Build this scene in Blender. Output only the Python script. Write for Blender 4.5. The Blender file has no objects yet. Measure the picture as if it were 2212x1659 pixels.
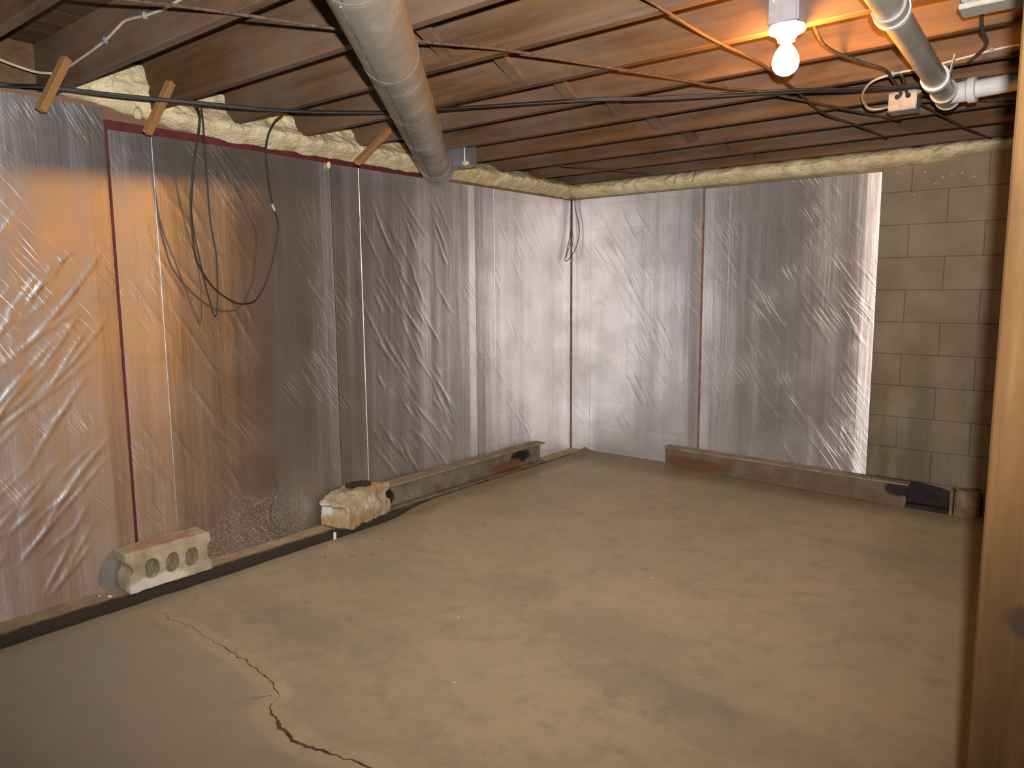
import bpy, bmesh, math, random
from mathutils import Vector, Matrix, noise
from math import sin, cos, pi, radians

random.seed(7)
SC = bpy.context.scene
COL = SC.collection

# ------------------------------------------------------------------ camera
CAM_POS = Vector((3.5306, -5.2141, 1.3743))
YAW, PITCH, ROLL, FPX = 0.6755, 0.1289, -0.0078, 1597.69
fwd = Vector((-sin(YAW) * cos(PITCH), cos(YAW) * cos(PITCH), -sin(PITCH)))
rgt = fwd.cross(Vector((0, 0, 1))).normalized()
upv = rgt.cross(fwd)
rgt, upv = rgt * cos(ROLL) + upv * sin(ROLL), -rgt * sin(ROLL) + upv * cos(ROLL)
cam_data = bpy.data.cameras.new('camera')
cam_data.sensor_width = 36.0
cam_data.lens = FPX / 2212 * 36.0
cam_data.clip_start = 0.02
cam = bpy.data.objects.new('camera', cam_data)
COL.objects.link(cam)
M3 = Matrix((rgt, upv, -fwd)).transposed()
cam.matrix_world = Matrix.Translation(CAM_POS) @ M3.to_4x4()
SC.camera = cam

# ------------------------------------------------------------------ world, flash, exposure
world = bpy.data.worlds.new('world')
SC.world = world
world.use_nodes = True
world.node_tree.nodes['Background'].inputs[0].default_value = (0.5, 0.47, 0.44, 1)
world.node_tree.nodes['Background'].inputs[1].default_value = 0.0

# the camera's own flash: up and to the side of the lens
fl = bpy.data.lights.new('camera_flash', 'SPOT')
fl.energy = 820
fl.color = (1.0, 0.96, 0.93)
fl.spot_size = radians(124)
fl.spot_blend = 1.0
fl.shadow_soft_size = 0.012
flo = bpy.data.objects.new('camera_flash', fl)
COL.objects.link(flo)
fpos = CAM_POS + rgt * 0.038 + upv * 0.095
aim = Vector((-sin(YAW), cos(YAW), 0.19))
flo.location = fpos
flo.rotation_euler = aim.to_track_quat('-Z', 'Y').to_euler()

SC.view_settings.view_transform = 'Standard'
SC.view_settings.look = 'None'
SC.view_settings.gamma = 1.0
SC.view_settings.use_curve_mapping = False
SC.view_settings.exposure = 0.0
BULB_STRENGTH = 640.0

# ------------------------------------------------------------------ helpers: objects
def link(name, me, mat=None, parent=None, smooth=False):
    o = bpy.data.objects.new(name, me)
    COL.objects.link(o)
    if mat is not None and not me.materials:
        me.materials.append(mat)
    if parent is not None:
        o.parent = parent
    if smooth:
        for p in me.polygons:
            p.use_smooth = True
    return o

def tag(o, label, cat, group=None, kind=None):
    o['label'] = label
    o['category'] = cat
    if group: o['group'] = group
    if kind: o['kind'] = kind
    return o

def struct(o):
    o['kind'] = 'structure'
    return o

def empty(name, loc=(0, 0, 0)):
    o = bpy.data.objects.new(name, None)
    o.empty_display_size = 0.05
    COL.objects.link(o)
    o.location = loc
    return o

def mesh(name, vs, fs):
    me = bpy.data.meshes.new(name)
    me.from_pydata([tuple(v) for v in vs], [], fs)
    me.update()
    return me

def box_me(name, a, b, bevel=0.0, seg=1):
    bm = bmesh.new()
    bmesh.ops.create_cube(bm, size=1)
    a, b = Vector(a), Vector(b)
    for v in bm.verts:
        v.co = Vector(((a.x + b.x) / 2 + v.co.x * (b.x - a.x), (a.y + b.y) / 2 + v.co.y * (b.y - a.y), (a.z + b.z) / 2 + v.co.z * (b.z - a.z)))
    if bevel:
        bmesh.ops.bevel(bm, geom=bm.edges[:], offset=bevel, segments=seg, affect='EDGES')
    me = bpy.data.meshes.new(name)
    bm.to_mesh(me); bm.free()
    return me

def box(name, a, b, mat, parent=None, bevel=0.0, seg=1):
    return link(name, box_me(name, a, b, bevel, seg), mat, parent)

def catmull(pts, n=8):
    pts = [Vector(p) for p in pts]
    P = [pts[0] * 2 - pts[1]] + pts + [pts[-1] * 2 - pts[-2]]
    out = []
    for i in range(1, len(P) - 2):
        p0, p1, p2, p3 = P[i - 1:i + 3]
        for k in range(n):
            t = k / n
            out.append(0.5 * ((2 * p1) + (-p0 + p2) * t + (2 * p0 - 5 * p1 + 4 * p2 - p3) * t * t + (-p0 + 3 * p1 - 3 * p2 + p3) * t ** 3))
    out.append(pts[-1])
    return out

def tube_geo(path, r, seg=8, cap=True, vs=None, fs=None):
    vs = [] if vs is None else vs
    fs = [] if fs is None else fs
    base = len(vs)
    n = len(path)
    nrm = None
    for i, p in enumerate(path):
        t = (path[min(i + 1, n - 1)] - path[max(i - 1, 0)]).normalized()
        if nrm is None:
            nrm = t.cross(Vector((0.13, 0.2, 1)))
            if nrm.length < 1e-3: nrm = t.cross(Vector((1, 0, 0)))
        nrm = (nrm - t * nrm.dot(t)).normalized()
        bn = t.cross(nrm)
        rr = r(i / (n - 1)) if callable(r) else r
        for k in range(seg):
            a = 2 * pi * k / seg
            vs.append(p + nrm * rr * cos(a) + bn * rr * sin(a))
    for i in range(n - 1):
        for k in range(seg):
            k2 = (k + 1) % seg
            fs.append((base + i * seg + k, base + i * seg + k2, base + (i + 1) * seg + k2, base + (i + 1) * seg + k))
    if cap:
        fs.append(tuple(base + k for k in reversed(range(seg))))
        fs.append(tuple(base + (n - 1) * seg + k for k in range(seg)))
    return vs, fs

def tube(name, pts, r, mat, parent=None, seg=8, sm=8, cap=True):
    path = catmull(pts, sm) if sm else [Vector(p) for p in pts]
    vs, fs = tube_geo(path, r, seg, cap)
    return link(name, mesh(name, vs, fs), mat, parent, smooth=True)

def lathe_me(name, prof, p0, axis, seg=32, smooth=True):
    """prof: list of (distance along axis, radius)."""
    axis = Vector(axis).normalized()
    a = axis.cross(Vector((0, 0, 1)))
    if a.length < 1e-3: a = axis.cross(Vector((1, 0, 0)))
    a.normalize(); b = axis.cross(a)
    vs, fs = [], []
    p0 = Vector(p0)
    for d, r in prof:
        for k in range(seg):
            t = 2 * pi * k / seg
            vs.append(p0 + axis * d + (a * cos(t) + b * sin(t)) * r)
    for i in range(len(prof) - 1):
        for k in range(seg):
            k2 = (k + 1) % seg
            fs.append((i * seg + k, i * seg + k2, (i + 1) * seg + k2, (i + 1) * seg + k))
    fs.append(tuple(reversed(range(seg))))
    fs.append(tuple((len(prof) - 1) * seg + k for k in range(seg)))
    me = mesh(name, vs, fs)
    if smooth:
        for p in me.polygons: p.use_smooth = True
        me.set_sharp_from_angle(angle=radians(40))
    return me

def lathe(name, prof, p0, axis, mat, parent=None, seg=32):
    return link(name, lathe_me(name, prof, p0, axis, seg), mat, parent)

def nz(x, y=0.0, z=0.0, s=1.0):
    return noise.noise(Vector((x * s, y * s, z * s)))

def fbm(x, y, z, s=1.0, o=3):
    return noise.fractal(Vector((x * s, y * s, z * s)), 1.0, 2.0, o)

# ------------------------------------------------------------------ helpers: materials
class NT:
    def __init__(self, name):
        self.m = bpy.data.materials.new(name)
        self.m.use_nodes = True
        self.t = self.m.node_tree
        self.b = self.t.nodes['Principled BSDF']
    def n(self, ty, out=0, props=None, **ins):
        nd = self.t.nodes.new('ShaderNode' + ty)
        for k, v in (props or {}).items(): setattr(nd, k, v)
        for k, v in ins.items():
            key = int(k[1:]) if k[0] == '_' and k[1:].isdigit() else k.replace('_', ' ')
            self.set(nd.inputs[key], v)
        return nd.outputs[out]
    def set(self, sock, v):
        if hasattr(v, 'is_output'): self.t.links.new(v, sock)
        else:
            if isinstance(v, tuple) and len(v) == 3 and sock.type == 'RGBA': v = v + (1,)
            sock.default_value = v
    def math(self, op, a, b=0.0, c=0.0, clamp=False):
        return self.n('Math', props={'operation': op, 'use_clamp': clamp}, _0=a, _1=b, _2=c)
    def pos(self): return self.n('NewGeometry')
    def obj(self): return self.n('TexCoord', out=3)
    def uv(self): return self.n('TexCoord', out=2)
    def mapping(self, v, scale=(1, 1, 1), rot=(0, 0, 0), loc=(0, 0, 0)):
        return self.n('Mapping', Vector=v, Scale=scale, Rotation=rot, Location=loc)
    def noise(self, v, s, d=3.0, r=0.55, dist=0.0):
        return self.n('TexNoise', Vector=v, Scale=s, Detail=d, Roughness=r, Distortion=dist)
    def ramp(self, f, stops, interp='LINEAR'):
        nd = self.t.nodes.new('ShaderNodeValToRGB')
        nd.color_ramp.interpolation = interp
        el = nd.color_ramp.elements
        while len(el) < len(stops): el.new(0.5)
        for e, (p, c) in zip(el, stops):
            e.position = p
            e.color = (c, c, c, 1) if not isinstance(c, tuple) else c + (1,)
        self.t.links.new(f, nd.inputs[0])
        return nd.outputs[0]
    def mix(self, f, a, b, blend='MIX'):
        nd = self.t.nodes.new('ShaderNodeMix')
        nd.data_type = 'RGBA'; nd.blend_type = blend
        self.set(nd.inputs[0], f); self.set(nd.inputs[6], a); self.set(nd.inputs[7], b)
        return nd.outputs[2]
    def bump(self, h, strength=0.3, dist=0.01, normal=None):
        kw = dict(Height=h, Strength=strength, Distance=dist)
        if normal is not None: kw['Normal'] = normal
        return self.n('Bump', **kw)
    def spot(self, pos, c, rad, amt=0.5, ns=18.0):
        """soft ragged stain: 1 inside, 0 outside; rad per axis"""
        d = self.n('VectorMath', props={'operation': 'SUBTRACT'}, _0=pos, _1=c)
        d = self.n('VectorMath', props={'operation': 'DIVIDE'}, _0=d, _1=rad)
        l = self.n('VectorMath', out=1, props={'operation': 'LENGTH'}, _0=d)
        nn = self.noise(pos, ns, 4)
        l = self.math('ADD', l, self.math('MULTIPLY', self.math('SUBTRACT', nn, 0.5), amt * 2))
        return self.n('MapRange', Value=l, _1=1.1, _2=0.75, _3=0.0, _4=1.0)
    def done(self, color=None, rough=None, normal=None, metallic=None, spec=None, **kw):
        if color is not None: self.set(self.b.inputs['Base Color'], color)
        if rough is not None: self.set(self.b.inputs['Roughness'], rough)
        if normal is not None: self.set(self.b.inputs['Normal'], normal)
        if metallic is not None: self.set(self.b.inputs['Metallic'], metallic)
        if spec is not None: self.set(self.b.inputs['Specular IOR Level'], spec)
        for k, v in kw.items(): self.set(self.b.inputs[k.replace('_', ' ')], v)
        return self.m

def simple(name, col, rough=0.6, metallic=0.0, var=0.15, scale=30, bump=0.0):
    t = NT(name)
    p = t.obj()
    f = t.noise(p, scale, 4)
    c2 = tuple(max(0, c * (1 - 2 * var)) for c in col)
    c3 = tuple(min(1, c * (1 + 1.2 * var)) for c in col)
    c = t.ramp(f, [(0.3, c2), (0.7, c3)])
    return t.done(c, rough, t.bump(f, bump, 0.004) if bump else None, metallic)

def wood(name, dark, light, grey=None, axis=0, grain=22, greyamt=0.5, rough=0.8):
    t = NT(name)
    p = t.obj()
    rnd = t.n('ObjectInfo', out=5)
    off = t.n('CombineXYZ', X=t.math('MULTIPLY', rnd, 37.0), Y=t.math('MULTIPLY', rnd, 11.0), Z=t.math('MULTIPLY', rnd, 5.0))
    p = t.n('VectorMath', props={'operation': 'ADD'}, _0=p, _1=off)
    sc = [1.0, 1.0, 1.0]
    sc[axis] = 0.06
    q = t.mapping(p, tuple(sc))
    g = t.noise(q, grain, 5, 0.6, 0.6)
    g2 = t.noise(q, grain * 4, 3, 0.6)
    c = t.ramp(g, [(0.25, dark), (0.75, light)])
    c = t.mix(t.math('MULTIPLY', g2, 0.35), c, tuple(x * 0.55 for x in dark))
    if grey:
        sc2 = [1.0, 1.0, 1.0]; sc2[axis] = 0.35
        w = t.noise(t.mapping(p, tuple(sc2)), 3.2, 5, 0.62, 0.5)
        c = t.mix(t.math('MULTIPLY', t.ramp(w, [(0.40, 0.0), (0.66, 1.0)]), greyamt), c, grey)
    return t.done(c, rough, t.bump(g2, 0.25, 0.002), spec=0.25)

M = {}
M['joist'] = wood('joist_wood', (0.036, 0.017, 0.007), (0.165, 0.082, 0.029), (0.155, 0.112, 0.085), 0, 16, 0.50)
M['plank'] = wood('subfloor_wood', (0.055, 0.028, 0.012), (0.12, 0.062, 0.026), None, 1, 12)
M['stick'] = wood('stick_wood', (0.23, 0.115, 0.035), (0.34, 0.185, 0.065), None, 2, 10, 0, 0.7)
M['bridge'] = wood('bridging_wood', (0.07, 0.038, 0.018), (0.14, 0.08, 0.04), (0.15, 0.12, 0.10), 1, 14, 0.4)
M['sill'] = wood('sill_wood', (0.13, 0.07, 0.04), (0.22, 0.13, 0.08), None, 1, 14)

def post_mat():
    t = NT('stained_post_wood')
    p = t.pos()
    q = t.mapping(p, (1, 1, 0.05))
    g = t.noise(q, 30, 5, 0.6, 0.7)
    wv = t.noise(q, 95, 3, 0.5)
    # knot
    d = t.n('VectorMath', out=1, props={'operation': 'LENGTH'}, _0=t.n('VectorMath', props={'operation': 'MULTIPLY'}, _0=t.n('VectorMath', props={'operation': 'SUBTRACT'}, _0=p, _1=(3.470, -3.95, 0.885)), _1=(1, 0.2, 0.9)))
    c = t.ramp(g, [(0.28, (0.042, 0.021, 0.007)), (0.72, (0.105, 0.058, 0.022))])
    c = t.mix(t.math('MULTIPLY', wv, 0.5), c, (0.026, 0.013, 0.006))
    bl = t.noise(t.mapping(p, (1, 1, 0.5)), 5.0, 4)
    c = t.mix(t.math('MULTIPLY', t.ramp(bl, [(0.45, 0.0), (0.62, 1.0)]), 0.55), c, (0.03, 0.015, 0.006))
    kn = t.ramp(d, [(0.0, 1.0), (0.016, 0.9), (0.026, 0.0)])
    c = t.mix(kn, c, (0.02, 0.012, 0.008))
    return t.done(c, 0.85, t.bump(wv, 0.3, 0.002), spec=0.05)
M['post'] = post_mat()

def foil_mat():
    t = NT('foil_facing')
    uv = t.uv()
    rnd = t.n('ObjectInfo', out=5)
    off = t.n('CombineXYZ', X=t.math('MULTIPLY', rnd, 13.0), Y=t.math('MULTIPLY', rnd, 7.0), Z=0.0)
    p = t.n('VectorMath', props={'operation': 'ADD'}, _0=uv, _1=off)
    # vertical crinkle bands
    v1 = t.noise(t.mapping(p, (9.0, 0.5, 1)), 1.0, 4, 0.6)
    v2 = t.noise(t.mapping(p, (60.0, 2.5, 1)), 1.0, 3, 0.6)
    # diagonal creases (thin raised ridges), masked into patches
    def crease(rot, s1, s2, w, ms, lo):
        q = t.mapping(p, (s1, s2, 1), (0, 0, rot))
        # rotate first, then stretch: Mapping(POINT) scales before rotating, so nest two
        q = t.mapping(t.mapping(p, (1, 1, 1), (0, 0, rot)), (s1, s2, 1))
        f = t.noise(q, 1.0, 2, 0.5, 0.4)
        a = t.math('ABSOLUTE', t.math('SUBTRACT', f, 0.5))
        r = t.n('MapRange', Value=a, _1=0.0, _2=w, _3=1.0, _4=0.0)
        m = t.ramp(t.noise(p, ms, 2), [(lo, 0.0), (lo + 0.14, 1.0)])
        return t.math('MULTIPLY', r, m)
    c1 = crease(radians(52), 1.6, 22.0, 0.028, 2.2, 0.50)
    c2 = crease(radians(60), 2.5, 42.0, 0.04, 3.1, 0.53)
    c3 = crease(radians(-32), 1.3, 12.0, 0.025, 1.7, 0.60)
    fine = t.noise(p, 130.0, 3, 0.6)
    mid = t.noise(p, 24.0, 3, 0.55)
    h = t.math('ADD', t.math('MULTIPLY', c1, 0.8), t.math('MULTIPLY', c2, 0.5))
    h = t.math('ADD', h, t.math('MULTIPLY', c3, 0.5))
    nrm = t.bump(h, 0.48, 0.0015)
    h2 = t.math('ADD', t.math('MULTIPLY', fine, 0.16), t.math('MULTIPLY', mid, 0.75))
    h2 = t.math('ADD', h2, t.math('MULTIPLY', v2, 0.45))
    nrm = t.bump(h2, 0.20, 0.0020, nrm)
    nrm = t.bump(v1, 0.24, 0.012, nrm)
    dirt = t.noise(p, 1.6, 4)
    col = t.ramp(dirt, [(0.3, (0.66, 0.645, 0.655)), (0.7, (0.74, 0.725, 0.735))])
    # whitish spatter low down beside the loose block
    P3 = t.pos()
    msk = t.math('MULTIPLY', t.spot(P3, (0.0, -3.05, 0.06), (1.0, 0.34, 0.24), 0.5, 9.0), t.ramp(t.noise(P3, 130.0, 5, 0.8), [(0.545, 0.0), (0.60, 1.0)]))
    msk = t.math('MULTIPLY', msk, 0.8)
    col = t.mix(msk, col, (0.36, 0.31, 0.24))
    tan = t.n('CombineXYZ', X=0.0, Y=0.0, Z=1.0)
    rough = t.ramp(t.noise(p, 3.0, 3), [(0.3, 0.46), (0.7, 0.56)])
    return t.done(col, rough, nrm, t.math('SUBTRACT', 1.0, msk), Anisotropic=0.75, Tangent=tan)
M['foil'] = foil_mat()
M['foil_edge'] = simple('foil_fold', (0.55, 0.54, 0.54), 0.45, 0.8, 0.1)
M['red'] = simple('red_sealant', (0.085, 0.010, 0.012), 0.55, 0, 0.2)
M['rusttape'] = simple('brown_sealant', (0.22, 0.10, 0.045), 0.6, 0, 0.35, 12)

def foam_mat():
    t = NT('spray_foam')
    p = t.pos()
    n1 = t.noise(p, 45, 4, 0.6)
    n2 = t.noise(p, 9, 4)
    c = t.ramp(n2, [(0.3, (0.50, 0.41, 0.225)), (0.7, (0.68, 0.59, 0.39))])
    # dark soot speckle where the foam thins out
    sp = t.ramp(t.noise(p, 70, 4, 0.75), [(0.62, 0.0), (0.70, 1.0)])
    sp = t.math('MULTIPLY', sp, t.ramp(n2, [(0.5, 0.0), (0.62, 0.7)]))
    c = t.mix(sp, c, (0.10, 0.075, 0.035))
    return t.done(c, 0.75, t.bump(t.math('ADD', n1, t.math('MULTIPLY', t.noise(p, 110, 3), 0.5)), 0.9, 0.014), spec=0.2)
M['foam'] = foam_mat()

def concrete_floor(name='floor_concrete', skim=False):
    t = NT(name)
    p = t.pos()
    n1 = t.noise(p, 1.1, 6, 0.62)
    n2 = t.noise(p, 3.1, 7, 0.68, 0.4)
    n3 = t.noise(p, 26, 6, 0.7)
    c = t.ramp(n1, [(0.30, (0.185, 0.148, 0.088)), (0.50, (0.232, 0.178, 0.104)), (0.70, (0.262, 0.194, 0.114))])
    # cool worn patches
    c = t.mix(t.math('MULTIPLY', t.ramp(n2, [(0.53, 0.0), (0.70, 1.0)]), 0.30), c, (0.150, 0.130, 0.105))
    c = t.mix(t.math('MULTIPLY', t.ramp(t.noise(p, 0.9, 4), [(0.5, 0.0), (0.7, 1.0)]), 0.22), c, (0.155, 0.148, 0.090))
    n4 = t.noise(p, 9, 6, 0.72, 0.3)
    c = t.mix(t.math('MULTIPLY', t.ramp(n4, [(0.50, 0.0), (0.68, 1.0)]), 0.45), c, (0.125, 0.108, 0.076))
    c = t.mix(t.math('MULTIPLY', t.ramp(t.noise(t.mapping(p, (1, 1.6, 1), (0, 0, 0.5)), 4.3, 6, 0.7), [(0.55, 0.0), (0.72, 1.0)]), 0.42), c, (0.115, 0.104, 0.084))
    # greyer worn slab corner by the crack
    gp = t.spot(p, (1.0, -4.75, -0.03), (1.75, 0.95, 1.0), 0.28, 2.0)
    c = t.mix(t.math('MULTIPLY', gp, 0.60), c, (0.190, 0.165, 0.125))
    for cc, rr in (((2.05, -2.75, -0.03), (0.35, 0.22, 1)), ((1.45, -2.55, -0.03), (0.22, 0.14, 1)), ((2.35, -3.0, -0.03), (0.3, 0.14, 1)), ((2.7, -3.05, -0.03), (0.45, 0.13, 1)), ((2.65, -1.05, -0.03), (0.30, 0.08, 1)), ((0.8, -3.45, -0.03), (0.45, 0.12, 1))):
        c = t.mix(t.math('MULTIPLY', t.spot(p, cc, rr, 1.3, 9.0), 0.25), c, (0.095, 0.084, 0.066))
    # darker brown rim along the walls, with a wavering edge
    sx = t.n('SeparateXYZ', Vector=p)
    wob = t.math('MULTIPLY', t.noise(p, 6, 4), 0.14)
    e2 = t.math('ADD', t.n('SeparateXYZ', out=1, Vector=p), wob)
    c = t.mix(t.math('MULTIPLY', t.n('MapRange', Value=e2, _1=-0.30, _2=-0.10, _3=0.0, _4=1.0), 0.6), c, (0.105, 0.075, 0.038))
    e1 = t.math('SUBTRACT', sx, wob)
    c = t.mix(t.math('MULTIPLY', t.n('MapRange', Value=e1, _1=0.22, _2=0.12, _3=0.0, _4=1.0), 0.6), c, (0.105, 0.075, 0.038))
    c = t.mix(t.math('MULTIPLY', n3, 0.22), c, (0.11, 0.088, 0.058))
    sp = t.ramp(t.noise(p, 160, 2), [(0.74, 0.0), (0.78, 1.0)])
    c = t.mix(t.math('MULTIPLY', sp, 0.35), c, (0.50, 0.45, 0.36))
    if skim:    # mortar skim over the crack, feathering into the slab at ragged edges
        fd = t.n('Attribute', out=2, props={'attribute_name': 'fade'})
        k = t.math('ADD', fd, t.math('MULTIPLY', t.math('SUBTRACT', t.noise(p, 18, 5, 0.65), 0.5), 1.1))
        k = t.math('MULTIPLY', t.n('MapRange', Value=k, _1=0.30, _2=0.75, _3=0.0, _4=1.0), t.math('MULTIPLY', fd, 3.0, clamp=True))
        c = t.mix(t.math('MULTIPLY', k, 0.85), c, t.ramp(t.noise(p, 14, 5), [(0.3, (0.215, 0.168, 0.098)), (0.7, (0.275, 0.208, 0.122))]))
    r = t.ramp(n2, [(0.3, 0.42), (0.7, 0.62)])
    return t.done(c, r, t.bump(n3, 0.12, 0.004), spec=0.4, Diffuse_Roughness=1.0)
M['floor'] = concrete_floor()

def footing_mat():
    t = NT('footing_concrete')
    p = t.pos()
    n1 = t.noise(p, 9, 5, 0.6); n2 = t.noise(p, 40, 4, 0.7)
    c = t.ramp(n1, [(0.3, (0.15, 0.098, 0.048)), (0.7, (0.27, 0.19, 0.105))])
    # wet staining on the face and outer lip
    x = t.n('SeparateXYZ', Vector=p)
    e = t.math('ADD', x, t.math('MULTIPLY', t.math('SUBTRACT', n1, 0.5), 0.06))
    c = t.mix(t.n('MapRange', Value=e, _1=0.112, _2=0.132, _3=0.0, _4=1.0), c, (0.028, 0.018, 0.010))
    return t.done(c, 0.75, t.bump(n2, 0.5, 0.006), Diffuse_Roughness=1.0)
M['footing'] = footing_mat()
M['footing_back'] = simple('footing_concrete_dry', (0.22, 0.155, 0.08), 0.8, 0, 0.3, 9, 0.4)
M['mud'] = simple('wet_gutter_mud', (0.026, 0.017, 0.010), 0.6, 0, 0.4, 25, 0.6)
M['crack'] = simple('crack_dirt', (0.075, 0.050, 0.026), 0.9, 0, 0.4, 40, 0.4)
M['patch'] = concrete_floor('floor_mortar_skim', True)

def block_wall_mat(name, k=1.0):
    t = NT(name)
    p = t.pos()
    rnd = t.n('ObjectInfo', out=5)
    n1 = t.noise(p, 3.2, 5, 0.6); n2 = t.noise(p, 120, 3, 0.7)
    c = t.ramp(n1, [(0.3, (0.205 * k, 0.17 * k, 0.115 * k)), (0.7, (0.31 * k, 0.265 * k, 0.195 * k))])
    c = t.mix(t.math('MULTIPLY', rnd, 0.25), c, (0.20 * k, 0.16 * k, 0.10 * k))
    # drip stains on the lower courses
    d = t.noise(t.mapping(p, (1, 1, 0.18)), 7.0, 4, 0.6)
    z = t.n('SeparateXYZ', out=2, Vector=p)
    low = t.n('MapRange', Value=z, _1=1.35, _2=0.2, _3=0.0, _4=1.0)
    c = t.mix(t.math('MULTIPLY', t.math('MULTIPLY', t.ramp(d, [(0.42, 0.0), (0.62, 1.0)]), low), 0.7), c, (0.105 * k, 0.082 * k, 0.045 * k))
    c = t.mix(t.math('MULTIPLY', low, 0.25), c, (0.17 * k, 0.135 * k, 0.075 * k))
    return t.done(c, 0.9, t.bump(n2, 0.45, 0.003), spec=0.2, Diffuse_Roughness=1.0)
M['cmu'] = block_wall_mat('wall_block_concrete', 0.98)
M['mortar'] = block_wall_mat('wall_mortar', 0.66)

def far_wall_mat():
    t = NT('far_wall_block')
    p = t.obj()
    n1 = t.noise(p, 3.2, 5, 0.6)
    c = t.ramp(n1, [(0.3, (0.20, 0.165, 0.11)), (0.7, (0.30, 0.255, 0.19))])
    return t.done(c, 0.9, t.bump(n1, 0.3, 0.01))
M['farwall'] = far_wall_mat()

def galv():
    t = NT('galvanised_duct')
    p = t.pos()
    n1 = t.noise(p, 5, 5, 0.65, 0.8)
    n2 = t.noise(p, 60, 3)
    c = t.ramp(n1, [(0.30, (0.155, 0.135, 0.095)), (0.55, (0.24, 0.218, 0.175)), (0.74, (0.42, 0.42, 0.43))])
    met = t.ramp(n1, [(0.4, 0.25), (0.7, 0.6)])
    return t.done(c, t.ramp(n1, [(0.3, 0.55), (0.7, 0.42)]), t.bump(n1, 0.15, 0.01), met)
M['galv'] = galv()
M['galv_dark'] = simple('galvanised_collar', (0.30, 0.30, 0.29), 0.5, 0.5, 0.1, 10)
M['boot'] = simple('galvanised_boot', (0.28, 0.31, 0.34), 0.4, 0.7, 0.12, 14)
M['seamdark'] = simple('duct_seam_grime', (0.09, 0.08, 0.065), 0.7, 0, 0.3)
M['pvc'] = simple('drain_pipe_plastic', (0.24, 0.215, 0.18), 0.38, 0, 0.10, 7)
M['pvc_white'] = simple('white_fitting_plastic', (0.50, 0.48, 0.46), 0.32, 0, 0.05, 9)
M['pipe_print'] = simple('pipe_ink', (0.10, 0.09, 0.08), 0.6)
M['black'] = simple('black_cable', (0.008, 0.007, 0.006), 0.6, 0, 0.3, 40)
M['rustcable'] = simple('dusty_cloth_cable', (0.060, 0.030, 0.014), 0.9, 0, 0.35, 60, 0.5)
M['darkcable'] = simple('dark_cloth_cable', (0.075, 0.045, 0.025), 0.9, 0, 0.35, 60, 0.5)
M['romex'] = simple('white_cable_jacket', (0.36, 0.32, 0.23), 0.5, 0, 0.08)
M['staple'] = simple('staple_plastic', (0.14, 0.18, 0.22), 0.5)
M['steelbox'] = simple('galvanised_box', (0.30, 0.285, 0.26), 0.5, 0.5, 0.12, 25)
M['dark'] = simple('dark_void', (0.012, 0.010, 0.008), 0.8)
M['greybox'] = simple('grey_enclosure_paint', (0.22, 0.22, 0.23), 0.5, 0, 0.06)
M['ivory'] = simple('ivory_strip', (0.36, 0.33, 0.26), 0.5, 0, 0.06)
M['porcelain'] = simple('white_porcelain', (0.82, 0.80, 0.76), 0.25, 0, 0.02)
M['cobwebtan'] = simple('rope_fibre', (0.25, 0.15, 0.08), 0.9)

def bulb_mat():
    t = NT('glowing_bulb')
    e = t.n('Emission', Color=(1.0, 0.41, 0.072), Strength=BULB_STRENGTH)
    t.t.links.new(e, t.t.nodes['Material Output'].inputs[0])
    return t.m
M['bulb'] = bulb_mat()

def rust_mat(name, base, rustc, spots=()):
    t = NT(name)
    p = t.pos()
    n1 = t.noise(p, 7, 6, 0.65); n2 = t.noise(p, 55, 4, 0.7)
    c = t.ramp(n1, [(0.30, rustc), (0.55, base), (0.75, tuple(x * 1.45 for x in base))])
    c = t.mix(t.math('MULTIPLY', n2, 0.4), c, tuple(x * 0.45 for x in base))
    for cc, rr, col in spots:
        c = t.mix(t.spot(p, cc, rr, 0.35, 14), c, col)
    return t.done(c, 0.72, t.bump(n2, 0.5, 0.004), 0.15)
M['beam_l'] = rust_mat('weathered_beam_steel', (0.21, 0.185, 0.13), (0.15, 0.085, 0.035), [((0.085, -0.82, 0.085), (0.1, 0.14, 0.05), (0.010, 0.007, 0.005)), ((0.085, -2.17, 0.08), (0.1, 0.05, 0.06), (0.012, 0.007, 0.004)), ((0.085, -1.0, 0.04), (0.1, 0.20, 0.05), (0.17, 0.075, 0.025))])
M['beam_r'] = rust_mat('rusty_beam_steel', (0.155, 0.12, 0.075), (0.145, 0.062, 0.024), [((2.58, -0.11, 0.09), (0.09, 0.3, 0.05), (0.018, 0.008, 0.006)), ((1.2, -0.11, 0.05), (0.28, 0.3, 0.05), (0.12, 0.055, 0.024))])
M['beam_burnt'] = simple('scorched_steel', (0.016, 0.010, 0.009), 0.8, 0, 0.4, 20, 0.4)
M['dust'] = simple('dusty_flange', (0.27, 0.20, 0.12), 0.85, 0, 0.18, 12, 0.2)
M['endplate'] = simple('tan_end_plate', (0.22, 0.16, 0.085), 0.85, 0, 0.25, 9, 0.3)

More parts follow.
